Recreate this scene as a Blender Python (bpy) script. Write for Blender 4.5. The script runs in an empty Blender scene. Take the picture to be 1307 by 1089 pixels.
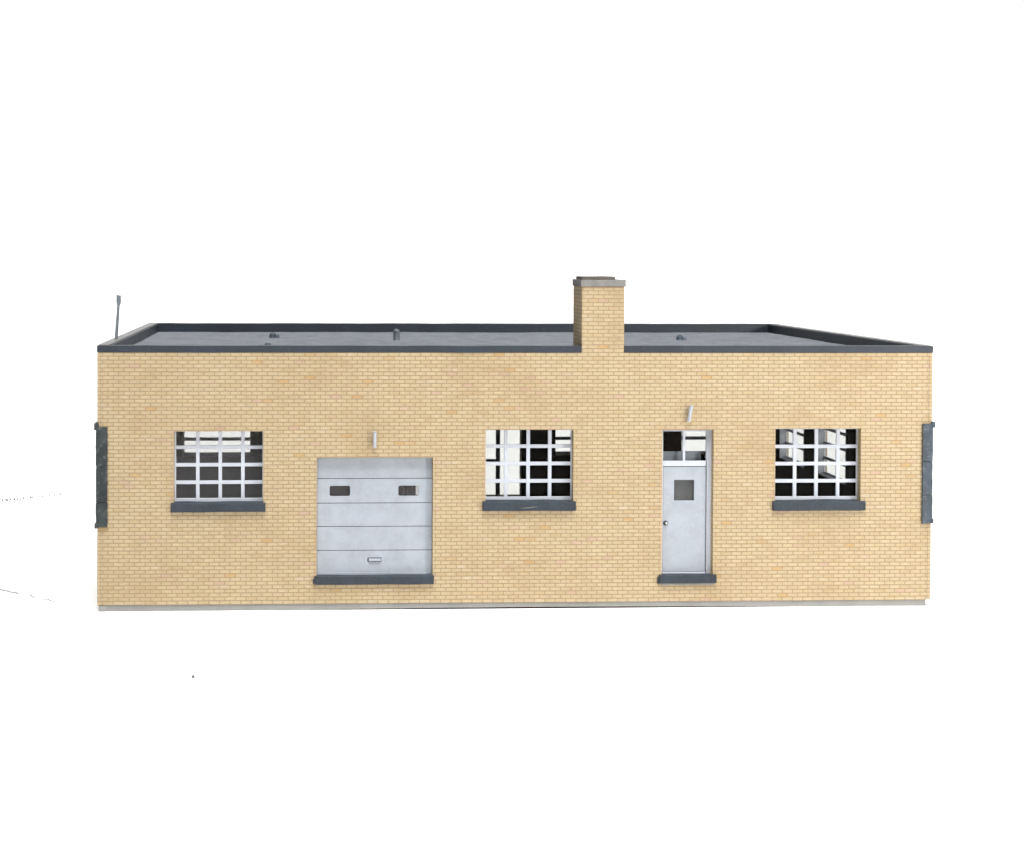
import bpy, bmesh, math, random
from mathutils import Matrix, Vector, noise
random.seed(7)
sc = bpy.context.scene
C = sc.collection

# ---------------------------------------------------------------- camera
cam_d = bpy.data.cameras.new('camera'); cam = bpy.data.objects.new('camera', cam_d); C.objects.link(cam)
sc.camera = cam
YAW, PIT, ROL = -0.04139, -0.01611, -0.00325
Rm = Matrix.Rotation(YAW, 4, 'Z') @ Matrix.Rotation(PIT, 4, 'X') @ Matrix.Rotation(ROL, 4, 'Y') @ Matrix.Rotation(math.radians(90), 4, 'X')
cam.matrix_world = Matrix.Translation((3.82738, -26.69125, 6.70029)) @ Rm
cam_d.sensor_width = 36; cam_d.lens = 36 * 1800 / 1307
cam_d.shift_x = (653.5 - 458.795) / 1307
cam_d.shift_y = (357.92 - 544.5) / 1307
cam_d.clip_start = .1; cam_d.clip_end = 3000

# ---------------------------------------------------------------- studio light
ZEN, BACK, SIDE, FRONT, KEY = 27.0, 1.12, .01, .22, 6700
w = bpy.data.worlds.new('World'); sc.world = w; w.use_nodes = True
nt = w.node_tree; N = nt.nodes; L = nt.links
for n in list(N): N.remove(n)
def wn(t, **k):
    n = N.new(t)
    for a, b in k.items(): setattr(n, a, b)
    return n
wo = wn('ShaderNodeOutputWorld'); bg = wn('ShaderNodeBackground'); L.new(bg.outputs[0], wo.inputs[0])
tc = wn('ShaderNodeTexCoord'); sx = wn('ShaderNodeSeparateXYZ'); L.new(tc.outputs['Generated'], sx.inputs[0])
def mr(src, a, b, c, d):
    m = wn('ShaderNodeMapRange', interpolation_type='SMOOTHSTEP'); L.new(src, m.inputs[0])
    for i, v in enumerate((a, b, c, d)): m.inputs[i + 1].default_value = v
    return m.outputs[0]
def mth(op, a, b):
    m = wn('ShaderNodeMath', operation=op)
    for i, v in enumerate((a, b)):
        if isinstance(v, (int, float)): m.inputs[i].default_value = v
        else: L.new(v, m.inputs[i])
    return m.outputs[0]
back = mr(sx.outputs['Y'], .78, .86, 0, BACK)          # white backdrop behind the model
front = mr(sx.outputs['X'], -.5, .3, SIDE, FRONT)     # dim studio, darker on the left
dp = wn('ShaderNodeVectorMath', operation='DOT_PRODUCT'); L.new(tc.outputs['Generated'], dp.inputs[0]); dp.inputs[1].default_value = (.01, -.33, .944)
zen = mr(dp.outputs['Value'], .955, .985, 0, ZEN)     # bright patch added overhead, a little in front, to keep the ground white
tot = mth('ADD', mth('MAXIMUM', back, front), zen)
L.new(tot, bg.inputs['Strength']); bg.inputs['Color'].default_value = (1, .993, .975, 1)
w.cycles.sampling_method = 'MANUAL'; w.cycles.sample_map_resolution = 1024

def area(name, loc, to, size, power, col):
    d = bpy.data.lights.new(name, 'AREA'); d.shape = 'SQUARE'; d.size = size; d.energy = power; d.color = col
    o = bpy.data.objects.new(name, d); C.objects.link(o); o.location = loc
    o.rotation_euler = (Vector(to) - Vector(loc)).to_track_quat('-Z', 'Y').to_euler()
area('key_softbox', (33, -23, 11), (8.5, 0, 2.5), 4.5, KEY, (1, .97, .92))

vs = sc.view_settings
vs.view_transform = 'Standard'; vs.look = 'None'; vs.exposure = 0; vs.gamma = 1; vs.use_curve_mapping = False
sc.render.engine = 'CYCLES'
sc.cycles.transparent_max_bounces = 24

# ---------------------------------------------------------------- materials
def lin(r, g, b):
    f = lambda c: (c / 12.92 if c <= .04045 else ((c + .055) / 1.055) ** 2.4)
    return (f(r / 255), f(g / 255), f(b / 255), 1)
class M:
    def __init__(s, name, rough=.6, spec=.4):
        s.m = bpy.data.materials.new(name); s.m.use_nodes = True
        s.n = s.m.node_tree.nodes; s.l = s.m.node_tree.links
        s.b = s.n['Principled BSDF']; s.b.inputs['Roughness'].default_value = rough
        s.b.inputs['Specular IOR Level'].default_value = spec
    def add(s, t, ins=None, **k):
        n = s.n.new(t)
        for a, b in k.items(): setattr(n, a, b)
        for a, b in (ins or {}).items():
            if hasattr(b, 'node'): s.l.new(b, n.inputs[a])
            else: n.inputs[a].default_value = b
        return n
    def mix(s, f, a, b, mode='MIX'):
        n = s.add('ShaderNodeMix', data_type='RGBA', blend_type=mode)
        for i, v in ((0, f), (6, a), (7, b)):
            if hasattr(v, 'node'): s.l.new(v, n.inputs[i])
            else: n.inputs[i].default_value = v
        return n.outputs[2]
    def ramp(s, f, stops, interp='LINEAR'):
        n = s.add('ShaderNodeValToRGB', {'Fac': f}); r = n.color_ramp; r.interpolation = interp
        while len(r.elements) < len(stops): r.elements.new(.5)
        for e, (p, c) in zip(r.elements, stops): e.position = p; e.color = c
        return n.outputs[0]
    def noise(s, scale, detail=4, rough=.55, vec=None):
        if vec is None: vec = s.add('ShaderNodeTexCoord').outputs['Object']
        return s.add('ShaderNodeTexNoise', {'Scale': scale, 'Detail': detail, 'Roughness': rough, 'Vector': vec}).outputs[0]
    def col(s, c):
        s.l.new(c, s.b.inputs['Base Color']) if hasattr(c, 'node') else setattr(s.b.inputs['Base Color'], 'default_value', c)
    def bump(s, h, strength, dist):
        n = s.add('ShaderNodeBump', {'Strength': strength, 'Distance': dist, 'Height': h}); s.l.new(n.outputs[0], s.b.inputs['Normal'])
def g(v): return (v, v, v, 1)

def speckled(name, base, dark, light, rough=.6, spec=.35, s1=3, s2=40, bump=.3, bd=.004):
    m = M(name, rough, spec)
    a = m.noise(s1, 5); b = m.noise(s2, 3, .7)
    c = m.mix(m.ramp(a, [(.35, g(0)), (.7, g(1))]), base, dark)
    c = m.mix(m.ramp(b, [(.55, g(0)), (.75, g(.6))]), c, light)
    m.col(c); m.bump(b, bump, bd)
    return m.m

def brick_mat():
    m = M('yellow_brick', .75, .25)
    uv = m.add('ShaderNodeTexCoord').outputs['UV']
    # slight waviness so courses are not ruler-straight
    wob = m.add('ShaderNodeTexNoise', {'Scale': 2.2, 'Detail': 2, 'Vector': uv}).outputs['Color']
    sub = m.add('ShaderNodeVectorMath', {0: wob, 1: (.5, .5, .5)}, operation='SUBTRACT').outputs[0]
    sc_ = m.add('ShaderNodeVectorMath', {0: sub, 1: (.012, .008, 0)}, operation='MULTIPLY').outputs[0]
    v = m.add('ShaderNodeVectorMath', {0: uv, 1: sc_}, operation='ADD').outputs[0]
    bt = m.add('ShaderNodeTexBrick', {'Vector': v, 'Color1': g(0), 'Color2': g(1), 'Mortar': g(.5), 'Scale': 1, 'Mortar Size': .0085,
               'Mortar Smooth': .15, 'Bias': 0, 'Brick Width': .2, 'Row Height': .07358}, offset=.5, squash=1)
    rnd = bt.outputs['Color']; fac = bt.outputs['Fac']
    A = BR
    base = m.ramp(rnd, [(0, A['orange']), (.006, A['orange']), (.012, A['tan']), (.25, A['base']), (.62, A['base2']), (.97, A['pale']), (.993, A['pink'])])
    blot = m.ramp(m.noise(.55, 4, .6, uv), [(.32, (.90, .87, .83, 1)), (.5, (1, 1, 1, 1)), (.72, (1.0, 1.03, 1.04, 1))])
    base = m.mix(1, base, blot, 'MULTIPLY')
    fine = m.ramp(m.noise(26, 4, .7, uv), [(.3, g(.86)), (.7, g(1.08))])
    base = m.mix(1, base, fine, 'MULTIPLY')
    # rare orange and chalky smudges over a few neighbouring bricks
    sm = m.add('ShaderNodeMapping', {'Vector': uv, 'Scale': (1.6, 7, 1)}).outputs[0]
    o1 = m.ramp(m.noise(1.1, 2, .5, sm), [(.66, g(0)), (.72, g(.4))])
    base = m.mix(o1, base, A['orange'])
    sm2 = m.add('ShaderNodeMapping', {'Vector': uv, 'Scale': (2.0, 7, 1), 'Location': (31, 17, 0)}).outputs[0]
    o2 = m.ramp(m.noise(1.3, 2, .5, sm2), [(.62, g(0)), (.72, g(.5))])
    base = m.mix(o2, base, A['chalk'])
    mid = m.ramp(m.noise(3.2, 5, .65, uv), [(.35, (.955, .95, .945, 1)), (.6, g(1.02))])
    base = m.mix(1, base, mid, 'MULTIPLY')
    col = m.mix(fac, base, A['mortar'])
    m.col(col)
    inv = m.add('ShaderNodeMath', {0: 1.0, 1: fac}, operation='SUBTRACT').outputs[0]
    hh = m.add('ShaderNodeMath', {0: inv, 1: m.add('ShaderNodeMath', {0: m.noise(60, 3, .6, uv), 1: .35}, operation='MULTIPLY').outputs[0]}, operation='ADD').outputs[0]
    m.bump(hh, .8, .006)
    return m.m
BR = dict(orange=(.47, .32, .155, 1), tan=(.455, .35, .208, 1), base=(.465, .366, .228, 1), base2=(.475, .377, .238, 1), pale=(.485, .385, .243, 1),
          pink=(.47, .335, .24, 1), chalk=(.50, .425, .33, 1), mortar=(.305, .228, .138, 1))
brick = brick_mat()
slate = speckled('slate_blue_plastic', (.036, .046, .062, 1), (.026, .031, .040, 1), (.085, .10, .125, 1), .55, .3, 2.5, 30)
slate_green = speckled('weathered_green_slate', (.040, .050, .050, 1), (.020, .024, .028, 1), (.14, .17, .16, 1), .6, .3, 4, 13, .6, .015)
slate_blue = speckled('weathered_blue_slate', (.065, .085, .11, 1), (.045, .055, .07, 1), (.17, .20, .23, 1), .6, .3, 4, 13, .6, .015)
coping_m = speckled('coping_slate', (.031, .040, .054, 1), (.026, .030, .037, 1), (.055, .066, .082, 1), .45, .35, .9, 14)
roof_m = speckled('grey_roofing', (.185, .198, .218, 1), (.14, .152, .170, 1), (.33, .35, .38, 1), .95, .1, 2.6, 9, 1, .03)
door_m = speckled('pale_grey_paint', (.365, .40, .455, 1), (.31, .338, .385, 1), (.425, .465, .52, 1), .6, .3, 3.5, 24, .5, .006)
frame_m = speckled('pale_window_paint', (.52, .55, .615, 1), (.485, .51, .575, 1), (.58, .60, .65, 1), .55, .3, 4, 30, .2, .003)
cap_m = speckled('weathered_cap', (.235, .23, .22, 1), (.18, .175, .165, 1), (.33, .33, .32, 1), .85, .15, 4, 20, .5, .01)
flue_m = speckled('sooty_flue', (.15, .135, .125, 1), (.09, .08, .075, 1), (.22, .21, .2, 1), .9, .1, 4, 20, .5, .01)
conc_m = speckled('grey_concrete', (.30, .30, .29, 1), (.25, .25, .24, 1), (.38, .38, .37, 1), .8, .2, 2, 30, .4, .005)
metal_m = speckled('pale_lamp_plastic', (.42, .45, .50, 1), (.38, .40, .42, 1), (.55, .56, .58, 1), .4, .4, 9, 60)
mast_m = speckled('grey_mast', (.19, .215, .24, 1), (.13, .15, .17, 1), (.28, .30, .32, 1), .5, .3, 9, 60)
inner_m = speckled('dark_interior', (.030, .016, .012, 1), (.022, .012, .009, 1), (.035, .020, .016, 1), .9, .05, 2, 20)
grey_in = speckled('grey_interior', (.32, .31, .32, 1), (.28, .27, .28, 1), (.36, .36, .36, 1), .8, .1, 2, 20)
groove_m = speckled('dark_groove', (.07, .075, .09, 1), (.07, .08, .09, 1), (.13, .14, .15, 1), .9, .1)
ground_m = M('white_paper', .9, .1); ground_m.col(g(.88)); ground_m = ground_m.m
remnant_m = speckled('grey_remnant', (.22, .22, .22, 1), (.16, .16, .16, 1), (.3, .3, .3, 1), .9, .1)
def glass(name, tr, rough=.05):
    m = M(name); n = m.n; l = m.l
    t = m.add('ShaderNodeBsdfTransparent', {'Color': tr}); gl = m.add('ShaderNodeBsdfGlossy', {'Color': g(.9), 'Roughness': rough})
    lw = m.add('ShaderNodeLayerWeight', {'Blend': .5}); pw = m.add('ShaderNodeMath', {0: lw.outputs['Facing'], 1: 4.0}, operation='POWER')
    fr = m.add('ShaderNodeMath', {0: pw.outputs[0], 1: .22, 2: .003}, operation='MULTIPLY_ADD'); mx = m.add('ShaderNodeMixShader', {0: fr.outputs[0], 1: t.outputs[0], 2: gl.outputs[0]})
    l.new(mx.outputs[0], n['Material Output'].inputs[0]); return m.m
pane_m = glass('clear_plastic_pane', (.878, .882, .878, 1))
def smoke(name, tr, col, f):
    m = M(name); m.b.inputs['Base Color'].default_value = col; m.b.inputs['Roughness'].default_value = .35
    t = m.add('ShaderNodeBsdfTransparent', {'Color': tr}); mx = m.add('ShaderNodeMixShader', {0: f, 1: t.outputs[0], 2: m.b.outputs[0]})
    m.l.new(mx.outputs[0], m.n['Material Output'].inputs[0]); return m.m
milky_m = smoke('milky_plastic_pane', (.92, .92, .92, 1), (.28, .275, .285, 1), .10)  # a little milky grey mixed into the left window's panes
smoke_m = smoke('smoky_plastic_pane', (.9, .9, .9, 1), (.13, .13, .13, 1), .35)
dull_m = smoke('dull_plastic_pane', (.95, .95, .95, 1), (.12, .112, .116, 1), .30)

# ---------------------------------------------------------------- mesh helpers
def bx(bm, x0, x1, y0, y1, z0, z1, nx=1, ny=1, nz=1, mi=0):
    """box as a subdivided shell"""
    def face(fn, a, b):
        vs_ = [[bm.verts.new(fn(i / a, j / b)) for j in range(b + 1)] for i in range(a + 1)]
        for i in range(a):
            for j in range(b):
                f = bm.faces.new((vs_[i][j], vs_[i + 1][j], vs_[i + 1][j + 1], vs_[i][j + 1])); f.material_index = mi
    X = lambda t: x0 + (x1 - x0) * t; Y = lambda t: y0 + (y1 - y0) * t; Z = lambda t: z0 + (z1 - z0) * t
    face(lambda s, t: (X(s), y0, Z(t)), nx, nz); face(lambda s, t: (X(1 - s), y1, Z(t)), nx, nz)
    face(lambda s, t: (x0, Y(1 - s), Z(t)), ny, nz); face(lambda s, t: (x1, Y(s), Z(t)), ny, nz)
    face(lambda s, t: (X(s), Y(t), z1), nx, ny); face(lambda s, t: (X(s), Y(1 - t), z0), nx, ny)
def jitter(bm, amp, sc_=3.0, seed=0):
    for v in bm.verts:
        p = v.co * sc_ + Vector((seed * 7.3, seed * 3.1, seed * 1.7))
        v.co += Vector((noise.noise(p), noise.noise(p + Vector((9, 2, 5))), noise.noise(p + Vector((3, 8, 1))))) * amp
def obj(name, bm, mats, parent=None, label=None, bevel=0, smooth=False, uv=False):
    bmesh.ops.remove_doubles(bm, verts=bm.verts, dist=1e-5)
    bmesh.ops.recalc_face_normals(bm, faces=bm.faces)
    if uv:
        ul = bm.loops.layers.uv.new('UVMap')
        for f in bm.faces:
            n = f.normal
            for lp in f.loops:
                c = lp.vert.co
                if abs(n.x) > .6: lp[ul].uv = (c.y + .035, c.z - .12)
                elif abs(n.z) > .8: lp[ul].uv = (c.x, c.y)
                else: lp[ul].uv = (c.x, c.z - .12)
    me = bpy.data.meshes.new(name); bm.to_mesh(me); bm.free()
    for m in (mats if isinstance(mats, (list, tuple)) else [mats]): me.materials.append(m)
    if smooth:
        for p in me.polygons: p.use_smooth = True
    o = bpy.data.objects.new(name, me); C.objects.link(o)
    if parent: o.parent = parent
    if label: o['label'] = label
    if bevel:
        b = o.modifiers.new('bevel', 'BEVEL'); b.width = bevel; b.segments = 2; b.limit_method = 'ANGLE'; b.angle_limit = math.radians(50)
    return o
def B(name, dims, mats, parent=None, label=None, bevel=.004, n=(1, 1, 1), jit=0, uv=False, seed=0, js=3.0):
    bm = bmesh.new(); bx(bm, *dims, *n)
    bmesh.ops.remove_doubles(bm, verts=bm.verts, dist=1e-5)
    if jit: jitter(bm, jit, js, seed)
    return obj(name, bm, mats, parent, label, bevel, uv=uv)
def wall_with_holes(name, axis, a0, a1, z0, z1, t0, t1, holes, parent, outward, extra=()):
    """wall along axis ('x' or 'y'), thickness t0..t1, real openings cut through; outer face and reveals in brick, inner face dark"""
    As = sorted(set([a0, a1] + [h[0] for h in holes] + [h[1] for h in holes]))
    Zs = sorted(set([z0, z1] + [h[2] for h in holes] + [h[3] for h in holes]))
    bm = bmesh.new(); cache = {}
    def V(a, t, z):
        k = (round(a, 5), round(t, 5), round(z, 5))
        if k not in cache: cache[k] = bm.verts.new((a, t, z) if axis == 'x' else (t, a, z))
        return cache[k]
    def solid(i, j):
        if i < 0 or j < 0 or i >= len(As) - 1 or j >= len(Zs) - 1: return False
        ca = (As[i] + As[i + 1]) / 2; cz = (Zs[j] + Zs[j + 1]) / 2
        return not any(h[0] < ca < h[1] and h[2] < cz < h[3] for h in holes)
    to, ti = (t0, t1) if outward == 0 else (t1, t0)
    def F(vs_, mi): f = bm.faces.new(vs_); f.material_index = mi
    for i in range(len(As) - 1):
        for j in range(len(Zs) - 1):
            if not solid(i, j): continue
            a, b, c, d = As[i], As[i + 1], Zs[j], Zs[j + 1]
            F([V(a, to, c), V(b, to, c), V(b, to, d), V(a, to, d)], 0)
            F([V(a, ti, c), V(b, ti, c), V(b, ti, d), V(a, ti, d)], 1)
            if not solid(i - 1, j): F([V(a, to, c), V(a, to, d), V(a, ti, d), V(a, ti, c)], 0)
            if not solid(i + 1, j): F([V(b, to, c), V(b, to, d), V(b, ti, d), V(b, ti, c)], 0)
            if not solid(i, j - 1): F([V(a, to, c), V(b, to, c), V(b, ti, c), V(a, ti, c)], 0)
            if not solid(i, j + 1): F([V(a, to, d), V(b, to, d), V(b, ti, d), V(a, ti, d)], 0)
    for e in extra: bx(bm, *e)
    return obj(name, bm, [brick, inner_m], parent, bevel=.005, uv=True)

def tag(o, label, cat=None, group=None, kind=None):
    if label: o['label'] = label
    if cat: o['category'] = cat
    if group: o['group'] = group
    if kind: o['kind'] = kind

# ---------------------------------------------------------------- surface
bm = bmesh.new(); bx(bm, -900, 900, -500, 1500, -.5, 0)
ground = obj('ground', bm, ground_m); tag(ground, None, kind='structure')

# ---------------------------------------------------------------- the model building
W, D, H, Z0, TOP, RZ = 16.0, 9.07, 4.903, .12, 5.03, 4.82
T = .22
root = bpy.data.objects.new('model_building', None); C.objects.link(root)
tag(root, 'low flat roofed model building of pale yellow brick with grey garage door and square chimney', 'model building')

SE = .062                                  # width of the side walls' ends seen at the corners
WIN = [(1.435, 3.120, 2.046, 3.405), (7.350, 9.034, 2.052, 3.424), (12.945, 14.612, 2.036, 3.440)]
GAR = (4.137, 6.344, .640, 2.900); DOR = (10.752, 11.742, .618, 3.418)
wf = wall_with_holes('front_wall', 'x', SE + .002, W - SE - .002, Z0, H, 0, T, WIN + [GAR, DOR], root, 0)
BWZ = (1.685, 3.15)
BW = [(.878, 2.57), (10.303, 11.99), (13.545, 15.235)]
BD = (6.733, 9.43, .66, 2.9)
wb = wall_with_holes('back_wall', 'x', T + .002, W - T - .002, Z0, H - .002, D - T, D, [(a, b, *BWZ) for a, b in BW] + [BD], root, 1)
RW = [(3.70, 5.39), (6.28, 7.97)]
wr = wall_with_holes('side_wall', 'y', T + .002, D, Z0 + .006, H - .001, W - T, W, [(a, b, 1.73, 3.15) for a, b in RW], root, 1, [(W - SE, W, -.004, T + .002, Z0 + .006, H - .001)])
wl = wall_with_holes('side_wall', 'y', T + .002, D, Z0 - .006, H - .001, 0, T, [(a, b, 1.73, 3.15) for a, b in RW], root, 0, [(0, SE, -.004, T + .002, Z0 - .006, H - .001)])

# plinth: pale grey strip, slightly bowed off the table in the middle
bm = bmesh.new(); bx(bm, .075, W - .085, .020, .12, .004, Z0 + .003, 60, 1, 2)
bmesh.ops.remove_doubles(bm, verts=bm.verts, dist=1e-5)
for v in bm.verts:
    t = (v.co.x - .075) / (W - .16)
    lift = .024 * max(0, math.sin(math.pi * min(1, max(0, (t - .22) / .62))))
    if v.co.z < .05: v.co.z += lift
jitter(bm, .003, 2)
plinth = obj('plinth', bm, conc_m, root, bevel=.004)
bm = bmesh.new(); bx(bm, .030, .155, .004, .060, .0, Z0 - .008)
obj('foot', bm, conc_m, plinth, bevel=.012)
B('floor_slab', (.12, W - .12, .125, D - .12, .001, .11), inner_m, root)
B('gap_shadow', (4.0, 14.2, .024, .122, .001, .020), inner_m, plinth)  # dark strip added as the shadow line in the gap under the plinth
for dims in ((.075, .115, .14, D - .05, .003, Z0), (W - .125, W - .085, .14, D - .05, .003, Z0), (.13, W - .14, D - .1, D - .05, .003, Z0)):
    B('plinth', dims, conc_m, root)
B('plinth', (.022, .074, .062, D - .03, .001, Z0 - .008), conc_m, root)

# roof slab, coping
roof = B('roof', (T + .001, W - T - .001, T + .001, D - T - .001, RZ - .12, RZ), roof_m, root, n=(80, 45, 1), jit=.012, js=1.2)
def coping(x0, x1, y0, y1, ix0, ix1, iy0, iy1, seed, dz=0, long='x'):
    bm = bmesh.new()
    n = (60, 1, 2) if long == 'x' else (1, 34, 2)
    bx(bm, x0, x1, y0, y1, H + .002, TOP + dz, *n)
    bmesh.ops.remove_doubles(bm, verts=bm.verts, dist=1e-5)
    jitter(bm, .008, 1.6, seed)
    bm2 = bmesh.new(); bx(bm2, ix0, ix1, iy0, iy1, RZ - .03, TOP + dz - .004, *n)
    bmesh.ops.remove_doubles(bm2, verts=bm2.verts, dist=1e-5); jitter(bm2, .006, 1.6, seed + 5)
    me = bpy.data.meshes.new('tmp'); bm2.to_mesh(me); bm.from_mesh(me); bm2.free(); bpy.data.meshes.remove(me)
    o = obj('coping', bm, coping_m, root, bevel=.006)
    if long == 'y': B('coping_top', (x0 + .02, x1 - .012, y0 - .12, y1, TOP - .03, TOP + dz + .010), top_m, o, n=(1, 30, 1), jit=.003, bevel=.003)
    return o
CH = (9.183, 9.998)
O = .012
top_m = speckled('pale_grey_plastic', (.24, .24, .235, 1), (.15, .155, .16, 1), (.32, .32, .31, 1), .5, .4, 2.5, 18)  # paler grey for the strips along the side coping tops
coping(-.01, CH[0] - .003, -O, T, T - .002, CH[0] - .003, T + .002, T + .03, 1)
coping(CH[1] + .003, W + .01, -O, T, CH[1] + .003, W - T + .002, T + .002, T + .03, 2)
coping(-.01, W + .01, D - T, D + O, T - .002, W - T + .002, D - T - .03, D - T - .002, 3, .006)
coping(-.012, T, T + .002, D - T - .002, T + .002, T + .03, T + .034, D - T - .034, 4, .003, 'y')
coping(W - T, W + .012, T + .002, D - T - .002, W - T - .03, W - T - .002, T + .034, D - T - .034, 5, -.002, 'y')

# chimney
ch = B('chimney', (CH[0], CH[1], .0005, .851, H - .02, 6.162), brick, roof, bevel=.006, uv=True)
cap = B('chimney_cap', (CH[0] - .022, CH[1] + .024, -.022, .873, 6.162, 6.292), cap_m, ch, n=(10, 8, 2), jit=.006, bevel=.008)
ch['label'] = 'yellow brick chimney rising flush with the front wall'
B('flue', (CH[0] + .01, 9.835, .06, .66, 6.288, 6.352), flue_m, ch, n=(8, 4, 1), jit=.008, bevel=.01)

# roof vents
vent_m = speckled('grey_vent_plastic', (.115, .128, .155, 1), (.08, .09, .11, 1), (.18, .19, .22, 1), .5, .4, 8, 40)
def dome(name, x, y, r, h, parent, label=None, tilt=0, m=None):
    bm = bmesh.new(); seg = 20; rings = []
    prof = [(r * 1.12, 0), (r * 1.08, .012), (r, .02), (r * .98, max(.03, h - r * .95))]
    for k in range(1, 7):
        a = k / 6 * math.pi / 2; prof.append((r * .98 * math.cos(a) + .0005, max(.03, h - r * .95) + min(r * .95, h - .03) * math.sin(a)))
    for pr, z in prof:
        rings.append([bm.verts.new((x + pr * math.cos(2 * math.pi * i / seg) + tilt * z, y + pr * math.sin(2 * math.pi * i / seg), RZ + z - .006)) for i in range(seg)])
    for a, b in zip(rings, rings[1:]):
        for i in range(seg): bm.faces.new((a[i], a[(i + 1) % seg], b[(i + 1) % seg], b[i]))
    bm.faces.new(rings[-1])
    return obj(name, bm, m or vent_m, parent, label, smooth=True)
dome('roof_vent', 6.0, 5.30, .075, .27, roof, 'tall round topped vent pipe')
for x, y, r in ((3.17, 6.35, .075), (12.58, 5.55, .075)):
    v = dome('roof_vent', x, y, r * 1.1, .13, roof, 'low domed vent with a small stub beside it', m=slate_blue)
    dome('vent_stub', x + .105, y, .05, .095, v)
dome('roof_vent', 3.12, 3.55, .07, .055, roof, 'very low domed vent just behind the front coping', m=slate_blue)

# mast on the left coping
def tube(bm, p0, p1, r0, r1, seg=14, cap_=True):
    p0, p1 = Vector(p0), Vector(p1); d = (p1 - p0).normalized()
    u = d.orthogonal().normalized(); v = d.cross(u)
    A, Bv = [[bm.verts.new(p + (u * math.cos(2 * math.pi * i / seg) + v * math.sin(2 * math.pi * i / seg)) * r) for i in range(seg)] for p, r in ((p0, r0), (p1, r1))]
    for i in range(seg): bm.faces.new((A[i], A[(i + 1) % seg], Bv[(i + 1) % seg], Bv[i]))
    if cap_: bm.faces.new(A); bm.faces.new(Bv)
bm = bmesh.new(); tube(bm, (.118, 1.8, TOP - .01), (.165, 1.8, 5.75), .034, .026)
mast = obj('mast', bm, mast_m, root, 'thin grey mast on the left coping, leaning slightly right', smooth=False)
bm = bmesh.new(); bx(bm, .125, .212, 1.775, 1.825, 5.735, 5.925, 2, 1, 3)
bmesh.ops.remove_doubles(bm, verts=bm.verts, dist=1e-5)
for v in bm.verts:
    if v.co.z > 5.9 and v.co.x < .13: v.co.z += .018
    if v.co.z < 5.74: v.co.x = .168 + (v.co.x - .168) * .75
obj('mast_head', bm, mast_m, mast, bevel=.006)

# ---------------------------------------------------------------- windows
def bars_window(name, x0, x1, z0, z1, y, verts, hors, parent, label=None, axis='x', ls=.03, rs=.03, bw=.068, mat=None, depth=.045, pane=True, pm=None):
    """frame with muntins as one mesh; child panes behind it. y is the frame's front, depth runs to y+depth"""
    mat = mat or frame_m
    bm = bmesh.new()
    def bb(a0, a1, c0, c1, d0, d1):
        if axis == 'x': bx(bm, a0, a1, d0, d1, c0, c1)
        else: bx(bm, d0, d1, a0, a1, c0, c1)
    e = .003
    bb(x0 - .02, x0 + ls, z0 + e, z1 - e, y, y + depth); bb(x1 - rs, x1 + .02, z0 + e, z1 - e, y, y + depth)
    for c in verts: bb(c - bw / 2, c + bw / 2, z0 + e * 2, z1 - e * 2, y + .002, y + depth - .002)
    for c in hors: bb(x0, x1, c - bw / 2, c + bw / 2, y + .006, y + depth - .006)
    f = obj(name, bm, mat, parent, label, bevel=.005)
    if pane:
        d = y + depth * .5
        if axis == 'x': B('pane', (x0 + .002, x1 - .002, d, d + .006, z0 + .004, z1 - .004), pm or pane_m, f, bevel=0)
        else: B('pane', (d, d + .006, x0 + .002, x1 - .002, z0 + .004, z1 - .004), pm or pane_m, f, bevel=0)
    return f
labels = ['left front window with twelve dark panes and pale bars', 'middle front window with white light seen through its left panes', 'right front window with slanting bars seen through it']
sills = []
for k, (x0, x1, z0, z1) in enumerate(WIN):
    w_ = x1 - x0
    vs_ = [x0 + w_ * f for f in ((.260, .513, .768), (.245, .500, .748), (.262, .515, .770))[k]]
    zb = z0 + .035; st = .3345
    f = bars_window('window', x0, x1, z0, z1, .160, vs_, [zb] + [zb + st * i for i in (1, 2, 3)] + [zb + st * 4 + .035], root, labels[k], rs=.02, pm=milky_m if k == 0 else None)
    sx0, sx1, sz0, sz1 = ((1.385, 3.165, 1.885, 2.052), (7.296, 9.085, 1.885, 2.060), (12.895, 14.69, 1.868, 2.043))[k]
    bm = bmesh.new(); bx(bm, sx0, sx1, -.062, .157, sz0, sz1 + .008, 24, 3, 3)
    bmesh.ops.remove_doubles(bm, verts=bm.verts, dist=1e-5)
    for v in bm.verts:
        if v.co.z > sz1 - .03: v.co.z += .16 * min(0, v.co.y)
        if v.co.y > -.001 and (v.co.x < x0 or v.co.x > x1): v.co.y = -.001
    jitter(bm, .011, 2.2, k + 11)
    for v in bm.verts:
        if v.co.y > -.02: v.co.y = max(v.co.y, .0)
    obj('sill', bm, slate, f, bevel=.012)

    if k == 1:
        bm = bmesh.new()
        for i in range(12):
            a = 8.02 + i * .026; zz = 1.935 + .028 * (i / 11) ** 1.6
            bx(bm, a, a + .0255, -.0705, -.055, zz, zz + (.010 if 1 < i < 10 else .005))
        obj('scratch', bm, cap_m, f)

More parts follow.
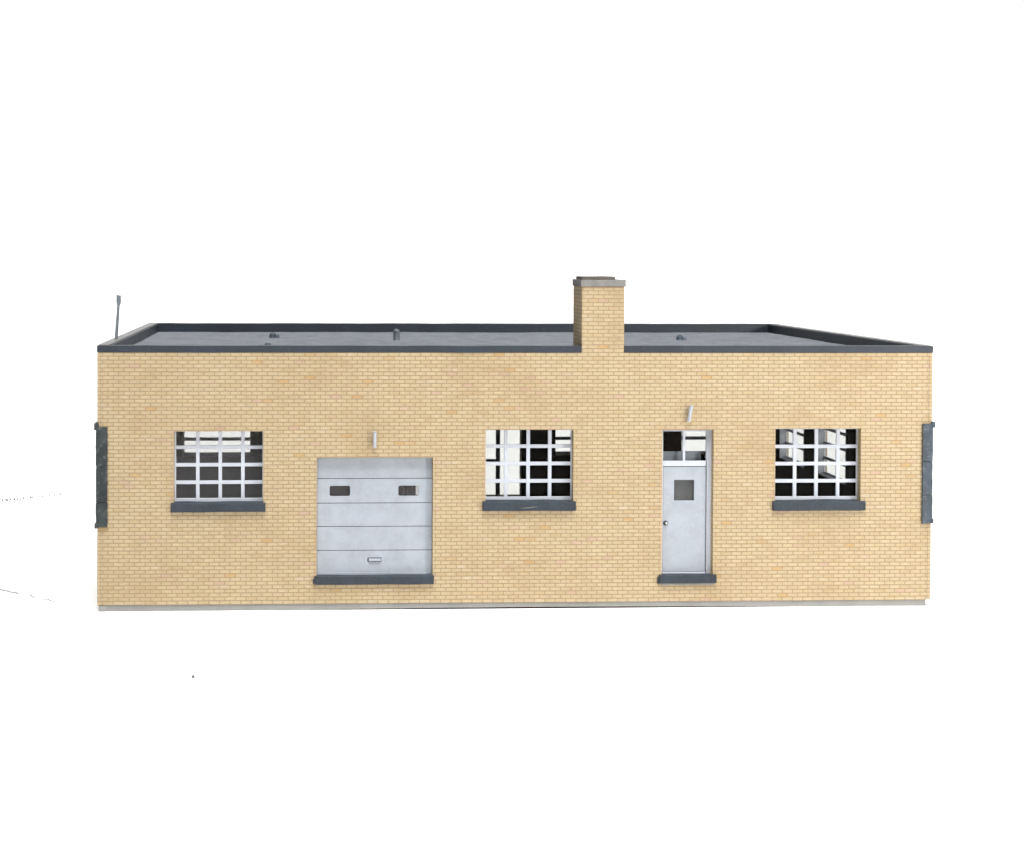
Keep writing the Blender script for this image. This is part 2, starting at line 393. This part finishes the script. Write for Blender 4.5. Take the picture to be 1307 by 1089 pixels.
# back and right-hand windows seen through the building
for a, b in BW:
    bars_window('window', a, b, *BWZ, D - .10, [], [1.727] + [2.105 + .3345 * i for i in range(4)], root, ls=.02, rs=.02, bw=.085)
for a, b in RW:
    f = bars_window('window', a, b, 1.73, 3.15, W - .09, [], [1.757] + [2.115 + .34 * i for i in range(3)], root, axis='y', ls=.05, rs=.03, bw=.07)
    bm = bmesh.new(); xa, xb = W - T - .012, W - .092
    bx(bm, xa, xb, a + .001, a + .022, 1.732, 3.148); bx(bm, xa, xb, b - .022, b - .001, 1.732, 3.148)
    bx(bm, xa, xb, a + .023, b - .023, 1.731, 1.755); bx(bm, xa, xb, a + .023, b - .023, 3.125, 3.147)
    obj('lining', bm, frame_m, f, bevel=.003)
for a, b in RW:
    bars_window('window', a, b, 1.73, 3.15, .05, [a + (b - a) * f for f in (.25, .5, .75)], [1.8, 2.115, 2.455, 2.795, 3.12], root, axis='y')
bd = bars_window('back_door_frame', BD[0], BD[1], BD[2], BD[3], D - .10, [8.85], [BD[3] - .03], root, ls=.02, rs=.02, bw=.11)
B('cross_bar', (BD[0], 8.79, D - .105, D - .05, 1.505, 1.578), frame_m, bd)

# ---------------------------------------------------------------- garage door
gx0, gx1, gz0, gz1 = GAR
zl = [gz0 + .012, 1.114, 1.570, 2.018, 2.488, gz1 - .004]
gd = None
GW = [(4.383, 4.771), (5.694, 6.088)]
def rounded_holes_panel(bm, x0, x1, z0, z1, y0, y1, holes, hz0, hz1, r=.035, seg=5):
    """front and back sheets with rounded rectangular holes, bridged"""
    def outline(hx0, hx1):
        pts = []
        for cx, cz, a0 in ((hx1 - r, hz0 + r, -90), (hx1 - r, hz1 - r, 0), (hx0 + r, hz1 - r, 90), (hx0 + r, hz0 + r, 180)):
            for i in range(seg + 1):
                a = math.radians(a0 + 90 * i / seg); pts.append((cx + r * math.cos(a), cz + r * math.sin(a)))
        return pts
    outs = [outline(*h) for h in holes]
    for y in (y0, y1):
        edges = []
        for pts in [[(x0, z0), (x1, z0), (x1, z1), (x0, z1)]] + outs:
            vs_ = [bm.verts.new((px, y, pz)) for px, pz in pts]
            edges += [bm.edges.new((vs_[i], vs_[(i + 1) % len(vs_)])) for i in range(len(vs_))]
        bmesh.ops.triangle_fill(bm, edges=edges, use_beauty=True)
    for pts in outs + [[(x0, z0), (x1, z0), (x1, z1), (x0, z1)]]:
        for i in range(len(pts)):
            (ax, az), (bx_, bz) = pts[i], pts[(i + 1) % len(pts)]
            bm.faces.new([bm.verts.new(p) for p in ((ax, y0, az), (bx_, y0, bz), (bx_, y1, bz), (ax, y1, az))])
bm = bmesh.new()
for i in range(5):
    a, b = zl[i] + .006, zl[i + 1] - .006
    if i == 3: rounded_holes_panel(bm, gx0 + .002, gx1 - .002, a, b, .115, .165, GW, 2.150, 2.348)
    else: bx(bm, gx0 + .002, gx1 - .002, .115, .165, a, b)
gd = obj('garage_door', bm, door_m, root, 'pale grey sectional garage door with two small rounded windows', bevel=.006)
# recessed strip visible in the grooves
bm = bmesh.new()
for z in zl[1:-1]: bx(bm, gx0 + .004, gx1 - .004, .128, .158, z - .008, z + .008)
obj('groove_strip', bm, groove_m, gd)
for a, b in GW: B('pane', (a - .02, b + .02, .168, .174, 2.13, 2.37), dull_m, gd, bevel=0)
B('handle', (5.13, 5.365, .085, .116, .908, .958), door_m, gd, bevel=.006)
B('handle_outline', (5.108, 5.375, .108, .116, .892, .975), groove_m, gd, bevel=.004)  # dark plate outlining the handle, wider on the left
B('bottom_rail', (gx0 + .003, gx1 - .003, .098, .113, gz0 + .004, gz0 + .05), door_m, gd, bevel=.004)
bm = bmesh.new(); bx(bm, 4.100, 6.372, -.055, .112, .494, .656, 28, 3, 3)
bmesh.ops.remove_doubles(bm, verts=bm.verts, dist=1e-5)
for v in bm.verts:
    if v.co.y > -.001 and (v.co.x < gx0 + .01 or v.co.x > gx1 - .01): v.co.y = 0
jitter(bm, .010, 2.4, 21)
for v in bm.verts: 
    if v.co.y > -.02: v.co.y = max(v.co.y, 0)
ts = obj('threshold', bm, slate, gd, bevel=.012)
B('threshold_end', (4.068, 4.104, -.05, -.001, .52, .60), slate, ts, jit=.008)

# ---------------------------------------------------------------- entrance door
dx0, dx1, dz0, dz1 = DOR
bm = bmesh.new(); y = .135
px0, px1, tz0, tz1 = 10.800, 11.640, 2.805, 3.375
bx(bm, dx0 - .01, px0, y, y + .06, dz0 + .004, dz1 - .003)
bx(bm, px1 + .012, dx1 + .01, y, y + .06, dz0 + .004, dz1 - .003)
bx(bm, px1, px1 + .012, y + .01, y + .06, tz0 - .02, dz1 - .004)
bx(bm, px0, px1, y + .003, y + .057, 2.700, tz0); bx(bm, px0, px1, y + .003, y + .057, tz1, dz1 - .004)
bx(bm, 11.185, 11.232, y + .005, y + .055, tz0 - .01, tz1 + .01)
bx(bm, px0, px1, y - .01, y + .057, dz0 + .004, dz0 + .035)
df = obj('door_frame', bm, frame_m, root, 'pale door frame with a two pane transom', bevel=.005)
B('transom_pane', (px0 - .01, px1 + .01, y + .03, y + .036, tz0 - .01, tz1 + .01), pane_m, df, bevel=0)
bm = bmesh.new()
lx0, lx1, lz0, lz1 = px0 + .006, px1 - .004, dz0 + .045, 2.686
wx0, wx1, wz0, wz1 = 11.018, 11.412, 2.035, 2.437
for d_ in ((lx0, wx0, lz0, lz1), (wx1, lx1, lz0, lz1), (wx0, wx1, lz0, wz0), (wx0, wx1, wz1, lz1)):
    bx(bm, d_[0], d_[1], y + .006, y + .05, d_[2], d_[3])
bmesh.ops.remove_doubles(bm, verts=bm.verts, dist=1e-5)
dl = obj('door', bm, door_m, df, 'plain pale grey door with one small square window')
B('pane', (wx0 - .02, wx1 + .02, y + .052, y + .058, wz0 - .02, wz1 + .02), smoke_m, dl, bevel=0)
B('door_gap_back', (px0 + .001, px1 - .001, y + .059, y + .07, 2.64, 2.71), groove_m, df, bevel=0)
B('door_gap_back', (px1 - .03, px1 + .02, y + .059, y + .07, dz0 + .03, 2.64), groove_m, df, bevel=0)
bm = bmesh.new(); tube(bm, (10.858, y - .006, 1.604), (10.858, y - .026, 1.604), .016, .016, 16)
bmesh.ops.create_uvsphere(bm, u_segments=16, v_segments=10, radius=.026, matrix=Matrix.Translation((10.862, y - .036, 1.606)))
knob_m = M('knob_metal', .25, .6); knob_m.col(g(.55)); knob_m.b.inputs['Metallic'].default_value = .6
kn = obj('door_knob', bm, knob_m.m, dl, smooth=True)
bm = bmesh.new(); tube(bm, (10.858, y + .012, 1.604), (10.858, y - .008, 1.604), .050, .046, 24); obj('rose', bm, groove_m, kn)
bm = bmesh.new(); bx(bm, 10.705, 11.802, -.058, .112, .478, .632, 16, 3, 3)
bmesh.ops.remove_doubles(bm, verts=bm.verts, dist=1e-5)
for v in bm.verts:
    if v.co.y > -.001 and (v.co.x < dx0 + .01 or v.co.x > dx1 - .01): v.co.y = 0
jitter(bm, .009, 2.6, 33)
for v in bm.verts:
    if v.co.y > -.02: v.co.y = max(v.co.y, 0)
ds = obj('threshold', bm, slate, df, bevel=.012)
B('threshold_end', (10.672, 10.708, -.05, -.001, .475, .60), slate, ds, jit=.008)
# ragged pale glue line under the threshold
bm = bmesh.new()
n_ = 26
for i in range(n_):
    a = 10.74 + i * 1.02 / n_; h = .012 + .022 * (.5 + .5 * noise.noise(Vector((i * .33, 0, 0))))
    bx(bm, a, a + 1.02 / n_ - .0005, -.03 - .01 * noise.noise(Vector((i * .6, 3, 0))), -.0005, .468 - h, .474)
obj('glue_line', bm, conc_m, ds)

# ---------------------------------------------------------------- wall lamps
def lamp(x, z0, z1, dx, label):
    bm = bmesh.new()
    tube(bm, (x - dx / 2, -.075, z0), (x + dx / 2, -.075, z1), .032, .034, 20)
    bx(bm, x - .022, x + .022, -.07, -.0005, (z0 + z1) / 2 - .10, (z0 + z1) / 2 + .10)
    o = obj('wall_lamp', bm, metal_m, root, label, bevel=.012)
    bm = bmesh.new(); tube(bm, (x + dx / 2, -.075, z1 + .001), (x + dx / 2, -.075, z1 + .014), .037, .033, 20)
    obj('lamp_cap', bm, metal_m, o, bevel=.004)
lamp(5.228, 3.095, 3.395, 0, 'small upright tube lamp above the garage door')
lamp(11.262, 3.580, 3.880, .05, 'small tube lamp above the entrance door, leaning a little')

# ---------------------------------------------------------------- segmented slate plates on the corners
def corner_plate(x0, x1, zs, mat, out, label, lugs):
    p = None
    xo = (-.022, x1) if out < 0 else (x0, W + .006)
    bm = bmesh.new()
    for i in range(len(zs) - 1):
        a, b = zs[i] + .006, zs[i + 1] - .006
        bx(bm, xo[0] + (0 if out > 0 else .004 * (i % 2)), xo[1] - .003 * (i % 2), -.045, -.006, a, b, 3, 1, 10)
        if out < 0: bx(bm, xo[0] + .004, -.002, -.006, .30, a, b, 1, 4, 8)
        else: bx(bm, W + .001, W + .012, -.006, .30, a, b, 1, 4, 8)
    bmesh.ops.remove_doubles(bm, verts=bm.verts, dist=1e-5)
    jitter(bm, .008, 6, 41 + out)
    for v in bm.verts:
        if v.co.y > -.02 and 0 < v.co.x < W: v.co.y = -.005
    p = obj('corner_plate', bm, mat, root, label, bevel=.008)
    for lx0, lx1, lz0, lz1 in lugs:
        B('lug', (lx0, lx1, -.055, .25, lz0, lz1), mat, p, n=(2, 3, 2), jit=.008, js=8, bevel=.012)
corner_plate(.0, .192, [1.605, 2.075, 2.745, 3.50], slate_green, -1, 'dark green slate plate on the left corner', [(-.055, .03, 3.44, 3.572), (-.045, .03, 1.585, 1.68)])
corner_plate(15.812, 16.0, [1.605, 2.16, 2.80, 3.54], slate_blue, 1, 'blue grey slate plate on the right corner', [(15.98, 16.045, 3.46, 3.57), (15.98, 16.03, 1.61, 1.70)])

# ---------------------------------------------------------------- things seen inside
B('inner_panel', (T + .02, 6.45, D - T - .03, D - T - .004, .12, 1.68), grey_in, root, 'plain grey inner panel behind the left window')
B('inner_panel', (10.79, 11.585, .30, .33, .62, 2.965), door_m, root, 'grey inner panel behind the entrance door')

# ---------------------------------------------------------------- specks on the white surface
def flake(bm, x, y, s, h=.012, st=1.0):
    n = 7; a0 = random.random() * 6
    pts = [(x + s * st * random.uniform(.6, 1) * math.cos(a0 + 6.283 * i / n), y + s * random.uniform(.6, 1) * math.sin(a0 + 6.283 * i / n)) for i in range(n)]
    lo = [bm.verts.new((a, b, .001)) for a, b in pts]; hi = [bm.verts.new((x + (a - x) * .7, y + (b - y) * .7, h * random.uniform(.7, 1.2))) for a, b in pts]
    for i in range(n): bm.faces.new((lo[i], lo[(i + 1) % n], hi[(i + 1) % n], hi[i]))
    bm.faces.new(hi)
bm = bmesh.new(); flake(bm, 2.126, -4.248, .04, .04)  # flake standing for a leftover masking speck
tag(obj('speck', bm, remnant_m), 'tiny grey crumb lying alone on the white surface in front of the building', 'speck')
bm = bmesh.new()  # flakes tracing a leftover masking line
for i in range(26):
    t = (i / 26) ** 1.3
    if random.random() < .25: continue
    flake(bm, -4.6 + 1.9 * t + random.uniform(-.02, .02), 11.95 + 1.4 * t + random.uniform(-.1, .1), (.06 if i in (2, 3, 5) else .024) * (1 - .5 * t), .05, 1.3)
tag(obj('remnants', bm, remnant_m), 'faint broken line of grey dust on the white surface far left', 'remnants', kind='stuff')
bm = bmesh.new()  # second leftover masking line, traced in flakes
for i in range(22):
    t = i / 22
    if i in (9, 10, 11, 12, 15, 16, 17): continue
    flake(bm, -2.3 + 1.4 * t, 1.9 - 1.1 * t + random.uniform(-.03, .03), .038 * (1 - .5 * t), .014, 1.5)
tag(obj('remnants', bm, remnant_m), 'short faint line of grey dust on the white surface near the left end of the building', 'remnants', kind='stuff')
